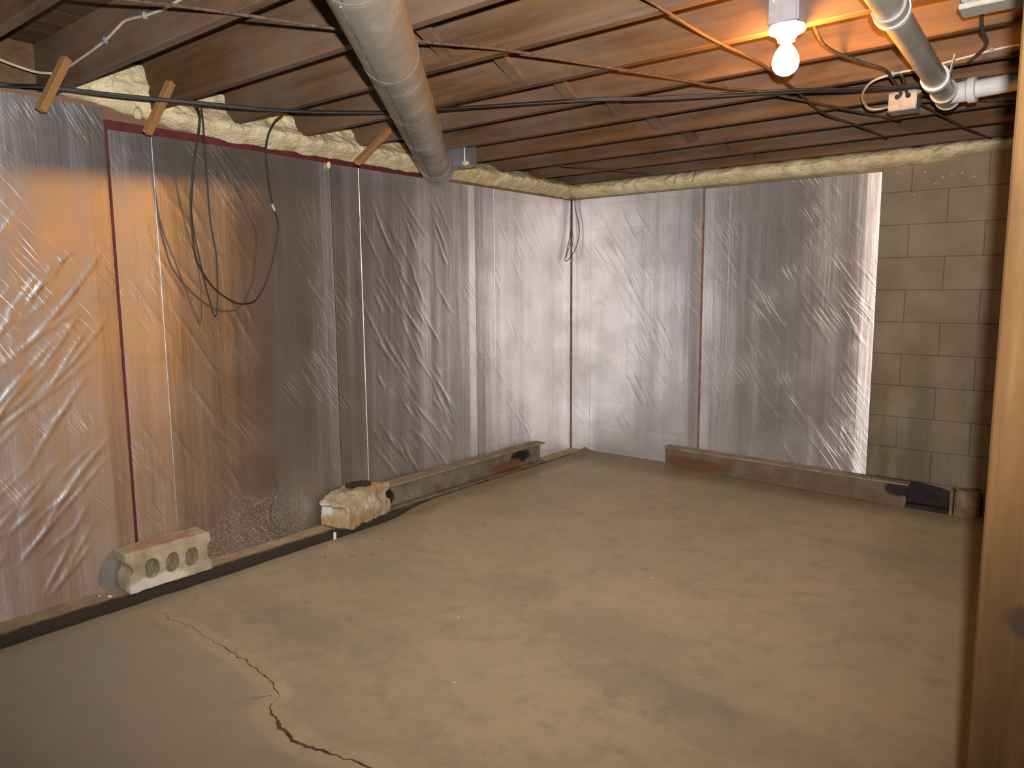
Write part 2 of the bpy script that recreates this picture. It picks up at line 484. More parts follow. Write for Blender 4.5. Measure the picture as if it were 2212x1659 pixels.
def block_mat(name, spots):
    t = NT(name)
    p = t.pos()
    n1 = t.noise(p, 14, 5, 0.6); n2 = t.noise(p, 110, 3, 0.7)
    c = t.ramp(n1, [(0.3, (0.30, 0.24, 0.15)), (0.7, (0.46, 0.385, 0.265))])
    for cc, rr, col, a in spots:
        c = t.mix(t.math('MULTIPLY', t.spot(p, cc, rr, 0.4, 16), a), c, col)
    return t.done(c, 0.9, t.bump(n2, 0.6, 0.004), spec=0.2)
M['block1'] = block_mat('loose_block_concrete', [((0.10, -3.62, 0.2), (0.05, 0.17, 0.03), (0.40, 0.19, 0.11), 0.75), ((0.17, -3.68, 0.02), (0.06, 0.16, 0.045), (0.66, 0.62, 0.53), 0.85)])
M['block2'] = block_mat('broken_block_concrete', [((0.10, -2.70, 0.12), (0.09, 0.07, 0.04), (0.52, 0.50, 0.46), 1.0), ((0.19, -2.48, 0.125), (0.06, 0.12, 0.05), (0.62, 0.56, 0.44), 0.8), ((0.10, -2.38, 0.19), (0.12, 0.17, 0.04), (0.38, 0.235, 0.10), 0.85), ((0.2, -2.6, 0.03), (0.15, 0.3, 0.07), (0.33, 0.215, 0.10), 0.75)])
M['scrap'] = simple('dark_rusty_scrap', (0.045, 0.022, 0.013), 0.8, 0.2, 0.45, 40, 0.6)
M['plaster'] = simple('white_plaster', (0.72, 0.69, 0.62), 0.8, 0, 0.06)

# ------------------------------------------------------------------ the shell
XE, YE = 5.6, -7.2
ZJ, ZT = 2.20, 2.42

# floor slab with an irregular edge beside the left footing
def slab_edge(y):
    g = max(0.0, min(1.0, (-1.95 - y) / 0.35))
    g = g * g * (3 - 2 * g)
    w = 0.012 * fbm(y, 3.1, 0, 4.0) + 0.004 * nz(y, 9, 0, 25)
    return 0.142 + g * (0.066 + w)
def floor_z(x, y):
    e = slab_edge(y)
    z = -0.03 + 0.004 * nz(x, y, 0, 0.9)
    g = max(0.0, min(1.0, (y + 2.2) / 0.4))
    k = max(0.0, 1 - (x - e) / 0.13)
    z += g * 0.026 * k * k
    k = max(0.0, 1 - (-0.02 - y) / 0.26)
    z += (0.027 if x < 1.6 else 0.027 * max(0, 1 - (x - 1.6) / 0.8)) * k * k * (1 - 0.0)
    return z
ys = []
y = YE
while y < -2.6: ys.append(y); y += 0.05 if y > -4.9 else 0.2
while y < 0.02: ys.append(y); y += 0.03
ys.append(0.03)
ss = [0, 0.004, 0.008, 0.012, 0.018, 0.024, 0.032, 0.042, 0.055] + [0.075 + i * 0.02 for i in range(47)]
ss[-1] = 1.0
vs, fs = [], []
for yy in ys:
    e = slab_edge(yy)
    vs.append((e + 0.004, yy, -0.11))
    for s in ss:
        x = e + s * (XE - e)
        vs.append((x, yy, floor_z(x, yy)))
nc = len(ss) + 1
for i in range(len(ys) - 1):
    for k in range(nc - 1):
        fs.append((i * nc + k, i * nc + k + 1, (i + 1) * nc + k + 1, (i + 1) * nc + k))
floor = struct(link('floor', mesh('floor', vs, fs), M['floor'], smooth=True))
floor.data.set_sharp_from_angle(angle=radians(45))

# footing ledge along the left wall
vs, fs = [], []
n = 150
for i in range(n + 1):
    yy = YE + (0.0 - YE) * i / n
    w = 0.008 * fbm(yy, 0.5, 0, 5)
    prof = [(-0.06, 0.0), (0.05, 0.0 + 0.003 * nz(yy, 1, 0, 6)), (0.125 + w, -0.002), (0.140 + w, -0.012), (0.147 + w, -0.05), (0.150 + w, -0.12)]
    for x, z in prof: vs.append((x, yy, z))
for i in range(n):
    for k in range(5):
        fs.append((i * 6 + k, (i + 1) * 6 + k, (i + 1) * 6 + k + 1, i * 6 + k + 1))
fs = [tuple(reversed(f)) for f in fs]
link('footing', mesh('footing', vs, fs), M['footing'], floor, True)
box('gutter_bed', (0.12, YE, -0.14), (0.26, -1.7, -0.095), M['mud'], floor)

# crack, with a skim of paler mortar either side
crk = [(0.33, -3.77), (0.40, -3.755), (0.47, -3.775), (0.58, -3.755), (0.718, -3.763), (0.82, -3.77), (0.911, -3.763), (1.053, -3.77), (1.17, -3.785), (1.299, -3.811), (1.371, -3.831), (1.395, -3.875), (1.431, -3.912), (1.50, -3.935), (1.59, -3.954), (1.68, -3.957), (1.741, -3.942), (1.82, -3.925), (1.875, -3.908), (1.931, -3.902), (2.05, -3.88), (2.2, -3.9), (2.4, -3.95)]
path = catmull([(x, y, 0) for x, y in crk], 14)
def ribbon(name, path, wfun, mat, dz, jit, sides=2):
    vs, fs = [], []
    for i, p in enumerate(path):
        t = (path[min(i + 1, len(path) - 1)] - path[max(i - 1, 0)]).normalized()
        nn = Vector((-t.y, t.x, 0))
        w = wfun(i / (len(path) - 1), p)
        c = p + nn * jit * fbm(p.x, p.y, 2.2, 22)
        for s in (-1, -0.33, 0.33, 1):
            q = c + nn * (w * s * (1 + (0.5 * nz(p.x * 30, s * 5, 1) if w < 0.02 else 0.3 * nz(p.x * 4, s * 5, 1))))
            vs.append((q.x, q.y, floor_z(q.x, q.y) + dz))
    for i in range(len(path) - 1):
        for k in range(3):
            fs.append((i * 4 + k, (i + 1) * 4 + k, (i + 1) * 4 + k + 1, i * 4 + k + 1))
    me = mesh(name, vs, fs)
    at = me.attributes.new('fade', 'FLOAT', 'POINT')
    for i in range(len(vs)): at.data[i].value = (0.0, 1.0, 1.0, 0.0)[i % 4]
    for p in me.polygons:
        if p.normal.z < 0: p.flip()
    return link(name, me, mat, floor, True)
ribbon('mortar_patch', path, lambda s, p: 0.065 + 0.03 * abs(fbm(p.x, p.y, 8, 4)) + (0.015 if p.x > 1.2 else 0), M['patch'], 0.0005, 0.008)
def crack_w(s, p):
    x = p.x
    if x < 0.38: return 0.0004
    if x < 0.9: return 0.0011 + 0.0014 * max(0, nz(x * 25, 1, 3))
    if x < 1.36: return 0.0022 + 0.0012 * nz(x * 30, 1, 3)
    if x < 1.40: return 0.0006
    return 0.0032 + 0.0028 * nz(x * 14, 4, 3) + (0.003 if 1.5 < x < 1.78 else 0)
ribbon('floor_crack', path, crack_w, M['crack'], 0.0009, 0.010)

# left wall (behind the foil boards) and the block wall
wl = struct(box('wall_left', (-0.25, YE, -0.12), (-0.02, 0.25, 2.09), M['mortar']))
wb = struct(box('wall_back', (-0.02, 0.024, -0.12), (XE, 0.25, 2.156), M['mortar']))
struct(box('wall_right', (XE, YE, -0.12), (XE + 0.2, 0.25, 2.45), M['farwall']))
struct(box('wall_front', (-0.25, YE - 0.2, -0.12), (XE + 0.2, YE, 2.45), M['farwall']))
for c in range(11):
    zt = 2.156 - 0.2032 * c
    off = 2.53 if c % 2 == 0 else 2.735
    xs = [off - 0.4064 + 0.4064 * k for k in range(9)]
    xs = [2.02] + [x for x in xs if x > 2.1] + [XE]
    for a, b in zip(xs[:-1], xs[1:]):
        if b - a < 0.05: continue
        j = 0.0045
        dy = random.uniform(-0.0025, 0.0025)
        o = box('concrete_block', (a + j, 0.014 + dy, zt - 0.2032 + j), (b - j, 0.06, zt - j), M['cmu'], wb, 0.003)

# sill plate and red sealant strip at the top of the left wall
box('sill_plate', (-0.16, YE, 2.09), (-0.012, 0.1, 2.20), M['sill'], wl)
box('red_sealant_strip', (-0.013, -3.69, 2.088), (-0.004, -1.55, 2.132), M['red'], wl)
box('sill_plate', (-0.02, 0.03, 2.156), (XE, 0.16, 2.20), M['sill'], wb)

# ceiling: subfloor planks on joists
ceil = struct(box('ceiling', (-0.25, YE, 2.445), (XE + 0.1, 0.25, 2.49), M['plank']))
x = -0.2
while x < XE:
    box('subfloor_plank', (x + 0.0015, YE, ZT), (x + 0.1385, 0.2, ZT + 0.022 + random.uniform(0, 0.002)), M['plank'], ceil, 0.0015)
    x += 0.14
JY = [-6.75, -6.34, -5.93, -5.53, -5.12, -4.71, -4.30, -3.90, -3.49, -3.09, -2.69, -2.29, -1.86, -1.43, -1.00, -0.57, -0.14]
for yj in JY:
    d = random.uniform(0.0, 0.005)
    me = box_me('joist', (-0.12, yj, ZJ + d), (XE + 0.1, yj + 0.040, ZT), 0.003)
    link('joist', me, M['joist'], ceil)
box('rim_joist', (-0.16, YE, 2.20), (-0.12, 0.2, ZT), M['joist'], ceil)

def bar(name, a, b, w, h, mat, parent, roll=0.0, bevel=0.002):
    a, b = Vector(a), Vector(b)
    d = b - a; L = d.length
    me = box_me(name, (-w / 2, -h / 2, 0), (w / 2, h / 2, L), bevel)
    o = link(name, me, mat, parent)
    q = d.to_track_quat('Z', 'Y')
    o.rotation_euler = (q.to_matrix() @ Matrix.Rotation(roll, 3, 'Z')).to_euler()
    o.location = a
    return o
for i in range(1, len(JY)):
    y1 = JY[i]; y0 = JY[i - 1] + 0.04
    if y1 < -3.3: continue
    jx = 1.555 + random.uniform(-0.012, 0.012)
    bar('bridging_strut', (jx, y1 - 0.004, 2.232), (jx + 0.004, y0 + 0.002, 2.232 + 0.46 * (y1 - y0)), 0.062, 0.020, M['bridge'], ceil)

# ------------------------------------------------------------------ foil-faced boards
def foil_board(wall, a, b, z0, z1, label, seed, lap=None, lapw=0.003, arch=0.0, tilt=0.0, folds=26, famp=0.0016, fdir=-1, fbox=None):
    """front face lies near 0 on the wall's plane, bowed a little; wall 'L' runs along y, 'R' along x.
    folds: number of raised diagonal creases in the facing"""
    nu, nv = 150, 200
    vs, fs, uvs = [], [], []
    def P(u, z, d):
        return (d, u, z) if wall == 'L' else (u, -d, z)
    rr = random.Random(int(seed * 10))
    cre = []
    bu0, bu1, bz0, bz1 = fbox or (a + 0.05, b - 0.05, z0 + 0.05, z1 - 0.05)
    for _ in range(folds):
        ang = radians(rr.uniform(46, 64) if fdir < 0 else rr.uniform(34, 58))
        du, dz = cos(ang), fdir * sin(ang)
        cre.append((rr.uniform(bu0, bu1), rr.uniform(bz0, bz1), du, dz, rr.uniform(0.06, 0.24) * (1 if fdir < 0 else 1.3), rr.uniform(0.004, 0.009) * (1 if fdir < 0 else 1.25), famp * rr.uniform(0.4, 1.0), rr.uniform(-0.35, 0.35)))
    def bow(u, z):
        s = min((u - a), (b - u)) / 0.08
        k = max(0.0, min(1.0, s))
        w = nz(u * 4.2, z * 0.35, seed) * 0.0045 + nz(u * 11, z * 0.8, seed + 5) * 0.0016 + 0.0012 * nz(u * 3, z * 5, seed + 9)
        # the courses of the block wall telegraph through
        w += -0.0008 * math.exp(-(((z - 1.953 + 0.2032 * 20) % 0.2032 - 0.1) / 0.008) ** 2)
        for cu, cz, du, dz, hl, wd, am, bend in cre:
            ex, ez = u - cu, z - cz
            t_ = ex * du + ez * dz
            if abs(t_) > hl: continue
            n_ = -ex * dz + ez * du - bend * (t_ * t_ - hl * hl * 0.3)
            if abs(n_) > wd * 2.6: continue
            w += am * math.exp(-(n_ / wd) ** 2) * (1 - (t_ / hl) ** 2)
        return 0.004 * k + w * k + arch * sin(pi * min(1.0, max(0.0, (u - a) / (b - a)))) ** 0.9 + tilt * (u - a) / (b - a)
    for i in range(nu + 1):
        u = a + (b - a) * i / nu
        for j in range(nv + 1):
            z = z0 + (z1 - z0) * j / nv
            vs.append(P(u, z, bow(u, z))); uvs.append((u, z))
    m = nv + 1
    for i in range(nu):
        for j in range(nv):
            f = (i * m + j, (i + 1) * m + j, (i + 1) * m + j + 1, i * m + j + 1)
            fs.append(f)
    ring = [i * m for i in range(nu + 1)] + [nu * m + j for j in range(1, m)] + [i * m + nv for i in range(nu - 1, -1, -1)] + [j for j in range(nv - 1, 0, -1)]
    base = len(vs)
    for r in ring:
        u, z = uvs[r]
        vs.append(P(u, z, -0.017)); uvs.append((u, z))
    L = len(ring)
    for k in range(L):
        k2 = (k + 1) % L
        fs.append((ring[k], base + k, base + k2, ring[k2]))
    fs.append(tuple(base + k for k in range(L)))
    me = mesh('foil_board', vs, fs)
    bm = bmesh.new(); bm.from_mesh(me); bmesh.ops.recalc_face_normals(bm, faces=bm.faces[:]); bm.to_mesh(me); bm.free()
    ul = me.uv_layers.new(name='UVMap')
    for l in me.loops: ul.data[l.index].uv = uvs[l.vertex_index]
    o = link('foil_board', me, M['foil'], None, True)
    me.set_sharp_from_angle(angle=radians(50))
    tag(o, label, 'insulation board', 'foil-faced insulation boards on the basement walls')
    if lap is not None:
        vs, fs = [], []
        for j in range(nv + 1):
            z = z0 + (z1 - z0) * j / nv
            w = lapw * (1 + 0.4 * nz(z * 9, seed))
            for du, dd in ((-w, 0.0), (-w * 0.3, 0.0028), (w * 0.3, 0.0028), (w, 0.0)):
                vs.append(P(lap + du, z, bow(lap, z) + dd))
        for j in range(nv):
            for k in range(3):
                fs.append((j * 4 + k, j * 4 + k + 1, (j + 1) * 4 + k + 1, (j + 1) * 4 + k))
        link('fold_line', mesh('fold_line', vs, fs), M['foil_edge'], o, True)
    return o
foil_board('L', -6.14, -4.92, 0.0, 2.175, 'tall foil insulation board on the wall nearest the camera, mostly out of frame', 1.0, folds=4)
foil_board('L', -4.91, -3.692, 0.0, 2.175, 'tall wrinkled foil insulation board beside the red seam, reaching above its neighbours', 2.3, arch=-0.010, tilt=0.012, folds=60, famp=0.0034, fdir=1, fbox=(-4.45, -3.90, 0.0, 1.65))
foil_board('L', -3.678, -2.46, 0.0, 2.088, 'orange-lit foil insulation board behind the three-hole concrete block and hanging black cord', 3.7, -3.486, 0.0020, 0.022, folds=40, fbox=(-3.6, -2.9, 0.2, 1.95))
foil_board('L', -2.456, -1.212, 0.0, 2.088, 'dark grey foil insulation board with a bright fold line above the broken block', 4.1, -2.249, 0.0026, -0.008, folds=60, famp=0.0026, fbox=(-2.2, -1.5, 0.1, 1.9))
foil_board('L', -1.208, -0.006, 0.0, 2.088, 'bright foil insulation board on the long wall, touching the corner', 5.2, -1.01, 0.0014, folds=34, fbox=(-1.0, -0.5, 0.1, 1.9))
foil_board('R', 0.006, 1.162, 0.0, 2.090, 'bright foil insulation board on the short wall between corner and brown seam', 6.4, 0.188, 0.0012, -0.009, folds=44, fbox=(0.2, 0.9, 0.1, 2.0))
foil_board('R', 1.176, 2.362, 0.0, 2.083, 'grey foil insulation board ending beside the bare block wall', 7.9, 1.376, 0.0020, 0.010, folds=44, fbox=(1.35, 2.3, 0.1, 2.0))

tag(box('red_seam_bead', (-0.006, -3.691, 0.0), (0.0145, -3.679, 2.10), M['red']), 'dark red sealant bead running down between two foil boards', 'sealant')
tag(box('brown_seam_bead', (1.163, -0.0045, 0.0), (1.175, 0.01, 2.09), M['rusttape']), 'rusty brown sealant bead running down the short wall between foil boards', 'sealant')
tag(box('corner_seam_bead', (-0.004, -0.007, 0.0), (0.007, 0.004, 2.09), M['rusttape']), 'thin brown sealant bead down the inside corner of the foil walls', 'sealant')

# ------------------------------------------------------------------ spray foam
def foam_left():
    vs, fs = [], []
    n, m = 300, 40
    def lerp(tab, y):
        for (y0, v0), (y1, v1) in zip(tab[:-1], tab[1:]):
            if y <= y1:
                t = max(0.0, (y - y0) / (y1 - y0)); return v0 + (v1 - v0) * t
        return tab[-1][1]
    bot = [(-3.9, 2.215), (-3.74, 2.200), (-3.6, 2.172), (-3.5, 2.165), (-3.47, 2.152), (-3.28, 2.132), (-3.08, 2.115), (-2.67, 2.112), (-1.8, 2.108), (0, 2.10)]
    top = [(-3.9, 2.23), (-3.83, 2.30), (-3.70, 2.395), (-3.45, 2.41), (-3.38, 2.36), (-3.18, 2.36), (-2.75, 2.33), (-2.4, 2.31), (-1.8, 2.29), (-1.2, 2.255), (-0.6, 2.255), (-0.2, 2.235), (0, 2.235)]
    for i in range(n + 1):
        y = -3.89 + 3.88 * i / n
        b = lerp(bot, y) + 0.010 * fbm(y, 1, 0, 9, 3)
        t = lerp(top, y) + 0.014 * fbm(y, 7, 0, 8, 3)
        for j in range(m + 1):
            s = j / m
            z = b + (t - b) * s
            bulge = sin(pi * min(1, s * 1.0 + 0.0)) ** 0.6
            lo = math.exp(-((z - 2.175) / 0.055) ** 2)
            w = 0.070 if y > -3.5 else 0.045
            x = -0.02 + bulge * (0.035 + w * lo)
            x += bulge * (0.022 * noise.noise(Vector((y * 7, z * 9, 2.0))) + 0.017 * noise.noise(Vector((y * 19, z * 22, 5.0))) + 0.010 * noise.noise(Vector((y * 45, z * 45, 8.0))))
            if j in (0, m): x = -0.03
            vs.append((x, y, z))
    for i in range(n):
        for j in range(m):
            k = i * (m + 1) + j
            fs.append((k, k + m + 1, k + m + 2, k + 1))
    o = link('spray_foam', mesh('spray_foam', vs, fs), M['foam'], None, True)
    tag(o, 'lumpy cream spray foam sealing the joist ends above the long foil wall', 'spray foam')
foam_left()
def foam_right():
    vs, fs = [], []
    n, m = 280, 30
    for i in range(n + 1):
        x = -0.01 + 3.35 * i / n
        if x < 2.4: b0 = 2.100
        else: b0 = 2.100 + 0.045 * min(1, (x - 2.4) / 0.6)
        b = b0 + 0.010 * fbm(x, 3, 0, 7, 3) - 0.018 * math.exp(-((x - 2.64) / 0.10) ** 2)
        t = 2.222 + 0.010 * fbm(x, 5, 0, 8, 3)
        for j in range(m + 1):
            s = j / m
            z = b + (t - b) * s
            k = sin(pi * s) ** 0.55
            y = 0.02 - k * 0.105
            y -= k * (0.020 * noise.noise(Vector((x * 6, z * 9, 12.0))) + 0.017 * noise.noise(Vector((x * 17, z * 20, 15.0))) + 0.010 * noise.noise(Vector((x * 42, z * 42, 18.0))))
            if j in (0, m): y = 0.03
            vs.append((x, y, z))
    for i in range(n):
        for j in range(m):
            k = i * (m + 1) + j
            fs.append((k, k + m + 1, k + m + 2, k + 1))
    o = link('spray_foam', mesh('spray_foam', vs, fs), M['foam'], None, True)
    tag(o, 'cream spray foam band along the top of the short wall and bare blocks', 'spray foam')
foam_right()
# foam drip at the sill
def lump(name, c, r, mat, label, cat, group=None, squash=(1, 1, 1), seed=0, amp=0.3, sub=2):
    bm = bmesh.new()
    bmesh.ops.create_icosphere(bm, subdivisions=sub, radius=1)
    for v in bm.verts:
        k = 1 + amp * noise.noise(v.co * 1.7 + Vector((seed, seed, 0)))
        v.co = Vector((v.co.x * r * squash[0] * k, v.co.y * r * squash[1] * k, v.co.z * r * squash[2] * k))
    me = bpy.data.meshes.new(name); bm.to_mesh(me); bm.free()
    o = link(name, me, mat, None, True)
    o.location = c
    tag(o, label, cat, group)
    return o
lump('foam_drip', (0.025, -3.545, 2.175), 0.022, M['foam'], 'glossy foam drip hanging on the brown sill beside a stick', 'foam drip', None, (0.8, 0.9, 1.3), 1)
lump('foam_drip', (0.012, -2.475, 2.078), 0.014, M['foam'], 'small foam drip hanging over the foil below the hanging cord end', 'foam drip', None, (0.8, 0.8, 1.5), 2)
lump('foam_drip', (0.485, -1.84, 2.115), 0.02, M['foam'], 'small foam dab on the corner of the grey duct boot', 'foam drip', None, (1.3, 0.8, 0.8), 3)

# ------------------------------------------------------------------ loose timber: hanging sticks, post
for (a, b, lab) in (
    ((0.25, -4.025, 2.072), (0.25, -3.917, 2.288), 'short square wooden stick hanging over the tall foil board'),
    ((0.27, -3.627, 2.043), (0.27, -3.508, 2.275), 'short square wooden stick beside the top of the red seam'),
    ((0.34, -2.545, 2.045), (0.34, -2.308, 2.252), 'slanting wooden stick beside the round metal duct')):
    o = bar('wooden_stick', a, b, 0.034, 0.030, M['stick'], None, radians(20))
    tag(o, lab, 'stick', 'wooden sticks hanging from the joists')

post = box('wooden_post', (3.412, -3.95, -0.04), (3.552, -3.86, 2.30), M['post'], None, 0.003)
tag(post, 'brown stained wooden post with a dark knot at the edge of view', 'post')

# ------------------------------------------------------------------ round duct
D0 = Vector((2.75, -4.741, 2.078)); D1 = Vector((0.375, -1.964, 2.073))
ddir = (D1 - D0).normalized(); DL = (D1 - D0).length
duct = empty('round_duct', D0)
tag(duct, 'round galvanised metal duct running diagonally under the joists', 'duct')
RD = 0.0885
def dpart(o): 
    o.parent = duct
    o.matrix_parent_inverse = Matrix.Translation(D0).inverted()
    return o
secs = [0.0, 0.85, 1.47, 2.04, 2.55, DL - 0.28]
for i, (s0, s1) in enumerate(zip(secs[:-1], secs[1:])):
    r0 = RD * (0.996 if i % 2 else 1.0)
    e = 0.012
    o = lathe('duct_section', [(s0, r0), (s0 + 0.03, r0 + 0.0006), (s0 + 0.034, r0), (s1 - 0.02, r0), (s1, r0 - 0.0004)], D0, ddir, M['galv'], None, 48)
    dpart(o)
    sec = o
    if i: lathe('joint_line', [(s0 - 0.0016, RD - 0.002), (s0 - 0.0016, RD + 0.0006), (s0 + 0.0016, RD + 0.0006), (s0 + 0.0016, RD - 0.002)], D0, ddir, M['seamdark'], sec, 48)
    # lengthwise lock seam, a little to one side of the bottom
    side = ddir.cross(Vector((0, 0, 1))).normalized()
    ang = radians(12 + (8 if i % 2 else 0))
    nrm = (Vector((0, 0, -1)) * cos(ang) - side * sin(ang))
    vs, fs = tube_geo([D0 + ddir * (s0 + 0.02) + nrm * (r0 + 0.0005), D0 + ddir * (s1 - 0.02) + nrm * (r0 + 0.0005)], 0.0028, 6)
    link('lock_seam', mesh('lock_seam', vs, fs), M['seamdark'], sec)
dpart(lathe('end_collar', [(DL - 0.30, RD - 0.002), (DL - 0.295, RD + 0.003), (DL - 0.18, RD + 0.0045), (DL - 0.17, RD + 0.007), (DL - 0.16, RD + 0.0045), (DL - 0.04, RD + 0.0045), (DL - 0.032, RD + 0.009), (DL - 0.012, RD + 0.009), (DL - 0.004, RD + 0.003), (DL, RD - 0.012), (DL + 0.002, 0.001)], D0, ddir, M['galv_dark'], None, 48))
# sheet-metal boot that turns up between the joists
bt = empty('duct_boot', (0.38, -1.83, 2.1))
tag(bt, 'grey sheet metal duct boot tucked between joists beside the round duct', 'duct boot')
bb = box('boot_body', (-0.14, -0.02, 0.005), (0.108, 0.09, 0.32), M['boot'], bt, 0.004)
for q in ((0.09, 0.03), (0.09, 0.085), (-0.02, 0.085)):
    o = lathe('boot_screw', [(0, 0.004), (0.003, 0.004), (0.004, 0.002)], (q[0], -0.0205, q[1]), (0, -1, 0), M['steelbox'], bb, 8)

# ------------------------------------------------------------------ PVC drain
drain = empty('drain_pipe', (2.96, -1.9, 2.15))
tag(drain, 'dusty plastic drain pipe with white fittings hung under the joists', 'pipe')
def dr(o):
    o.parent = drain; o.matrix_parent_inverse = Matrix.Translation((2.96, -1.9, 2.15)).inverted(); return o
PA = Vector((3.036, -4.35, 2.163)); PB = Vector((2.969, -1.69, 2.1205)); pd = (PB - PA).normalized(); PLn = (PB - PA).length
RP = 0.0385
def at_y(yy): return (yy - PA.y) / pd.y
dr(lathe('pipe', [(0, RP), (PLn - 0.10, RP)], PA, pd, M['pvc'], None, 32))
def coupling(d, L=0.06, name='coupling', mat='pvc_white', k=1.0):
    dr(lathe(name, [(d, RP + 0.001), (d, RP + 0.009 * k), (d + 0.006, RP + 0.010 * k), (d + L - 0.006, RP + 0.010 * k), (d + L, RP + 0.007 * k), (d + L, RP + 0.001)], PA, pd, M[mat], None, 32))
coupling(at_y(-2.88), 0.05, 'coupling', 'pvc', 0.8)
dr(lathe('coupling_rim', [(at_y(-2.835), RP + 0.001), (at_y(-2.835), RP + 0.011), (at_y(-2.815), RP + 0.011), (at_y(-2.815), RP + 0.001)], PA, pd, M['pvc_white'], None, 32))
coupling(at_y(-2.04), 0.055, 'coupling')
# tee at the end, capped, with a branch to the side
te = at_y(-1.82)
dr(lathe('tee_body', [(te, RP + 0.002), (te, RP + 0.009), (te + 0.012, RP + 0.009), (te + 0.014, RP + 0.004), (te + 0.125, RP + 0.004), (te + 0.127, RP + 0.009), (te + 0.14, RP + 0.009), (te + 0.14, RP), (te + 0.155, RP - 0.006), (te + 0.158, 0.002)], PA, pd, M['pvc'], None, 32))
tc = PA + pd * (te + 0.07)
bx = Vector((1, -0.10, 0.02)).normalized()
dr(lathe('tee_branch', [(0.02, RP), (0.075, RP + 0.002), (0.08, RP + 0.010), (0.105, RP + 0.010), (0.108, RP)], tc, bx, M['pvc_white'], None, 32))
dr(lathe('branch_pipe', [(0.10, RP - 0.005), (1.6, RP - 0.005)], tc, bx, M['pvc_white'], None, 32))
# white hanger tab on the coupling
hp = PA + pd * at_y(-2.015)
dr(bar('hanger_tab', hp + Vector((0.042, 0, 0.0)), hp + Vector((0.058, 0.0, 0.075)), 0.03, 0.004, M['pvc_white'], None))

# ------------------------------------------------------------------ lampholder and bulb
LB = Vector((2.676, -2.745, 2.2))
lamp = empty('lampholder', LB)
tag(lamp, 'white porcelain lampholder with a glowing bare bulb on a joist', 'lamp')
box('outlet_box', (-0.05, -0.035, -0.012), (0.045, 0.052, 0.075), M['greybox'], lamp, 0.006, 2)
lathe('porcelain_base', [(0, 0.050), (0.002, 0.056), (0.012, 0.058), (0.018, 0.054), (0.026, 0.036), (0.040, 0.027), (0.046, 0.026)], (0, 0, -0.012), (0, 0, -1), M['porcelain'], lamp, 40)
bulb = lathe('bulb', [(0.040, 0.013), (0.052, 0.014), (0.064, 0.022), (0.078, 0.032), (0.094, 0.039), (0.110, 0.041), (0.126, 0.038), (0.139, 0.029), (0.147, 0.016), (0.150, 0.004)], (0, 0, -0.012), (0, 0, -1), M['bulb'], lamp, 20)
lathe('bulb_collar', [(0.036, 0.0135), (0.050, 0.0135)], (0, 0, -0.012), (0, 0, -1), M['steelbox'], lamp, 20)
tube('lamp_wire', [(-0.03, -0.03, 0.20), (-0.052, -0.055, 0.13), (-0.05, -0.05, 0.09), (-0.028, -0.037, 0.055)], 0.0055, M['romex'], lamp)

# ------------------------------------------------------------------ junction box
jb = empty('junction_box', (2.78, -1.54, 2.145))
tag(jb, 'small galvanised junction box with knockout holes under the joists', 'junction box')
jbb = box('box_body', (-0.055, -0.045, -0.022), (0.055, 0.045, 0.055), M['steelbox'], jb, 0.004, 2)
box('cover_plate', (-0.058, -0.048, -0.026), (0.058, 0.048, -0.022), M['greybox'], jb, 0.001)
for q in (-0.02, 0.022):
    lathe('knockout_hole', [(0, 0.011), (0.0015, 0.011)], (q, -0.0452, 0.032), (0, -1, 0), M['dark'], jbb, 16)
lathe('cable_clamp', [(0, 0.012), (0.012, 0.012), (0.014, 0.009), (0.022, 0.009)], (0.05, -0.02, 0.045), (1, -0.2, 0.3), M['steelbox'], jbb, 12)

# grey enclosure at the top edge of view
gb = empty('grey_enclosure', (3.20, -2.60, 2.16))
tag(gb, 'grey electrical enclosure with an ivory lower strip on a joist', 'electrical box')
box('enclosure_body', (-0.06, -0.055, 0.012), (0.10, 0.03, 0.16), M['greybox'], gb, 0.006, 2)
box('ivory_strip', (-0.066, -0.062, -0.004), (0.105, 0.03, 0.012), M['ivory'], gb, 0.003)

# ------------------------------------------------------------------ cables
def cable(name, pts, r, mat, label, parts=None, seg=7, group=None, cat='cable', sm=8):
    o = tube(name, pts, r, M[mat], None, seg, sm)
    tag(o, label, cat, group)
    return o
base = [(0.02, -4.35, 2.175), (0.065, -4.096, 2.18), (0.165, -3.967, 2.18), (0.248, -3.737, 2.178), (0.354, -3.494, 2.18), (0.524, -3.148, 2.18), (0.856, -2.805, 2.18), (1.086, -2.69, 2.18), (1.388, -2.545, 2.18), (1.716, -2.373, 2.182), (1.974, -2.184, 2.183), (2.415, -1.959, 2.183), (2.725, -1.744, 2.184), (3.177, -1.60, 2.184), (3.8, -1.5, 2.184)]
for k, (lab, dz, dx) in enumerate((('black cable of the ceiling bundle, strand closest to the corner', 0.008, 0.012), ('black cable of the ceiling bundle, middle strand', 0.004, 0.0), ('black cable of the ceiling bundle, drooping strand closest to the camera', 0.000, -0.012))):
    pts = []
    for i, p in enumerate(base):
        s = (i % 2) * 0.004
        dd = dz * (1.0 if i < 11 else 0.7)
        sp = 0.035 * max(0, i - 8) / 6 * (k - 1)
        pts.append((p[0] + dx * 0.5, p[1] + dx + sp + 0.008 * nz(i * 1.7, k * 3.1), p[2] + dd + 0.002 * nz(i * 2.3, k * 5.7)))
    cable('black_cable', pts, 0.0052, 'black', lab, group='black cables slung under the joists')
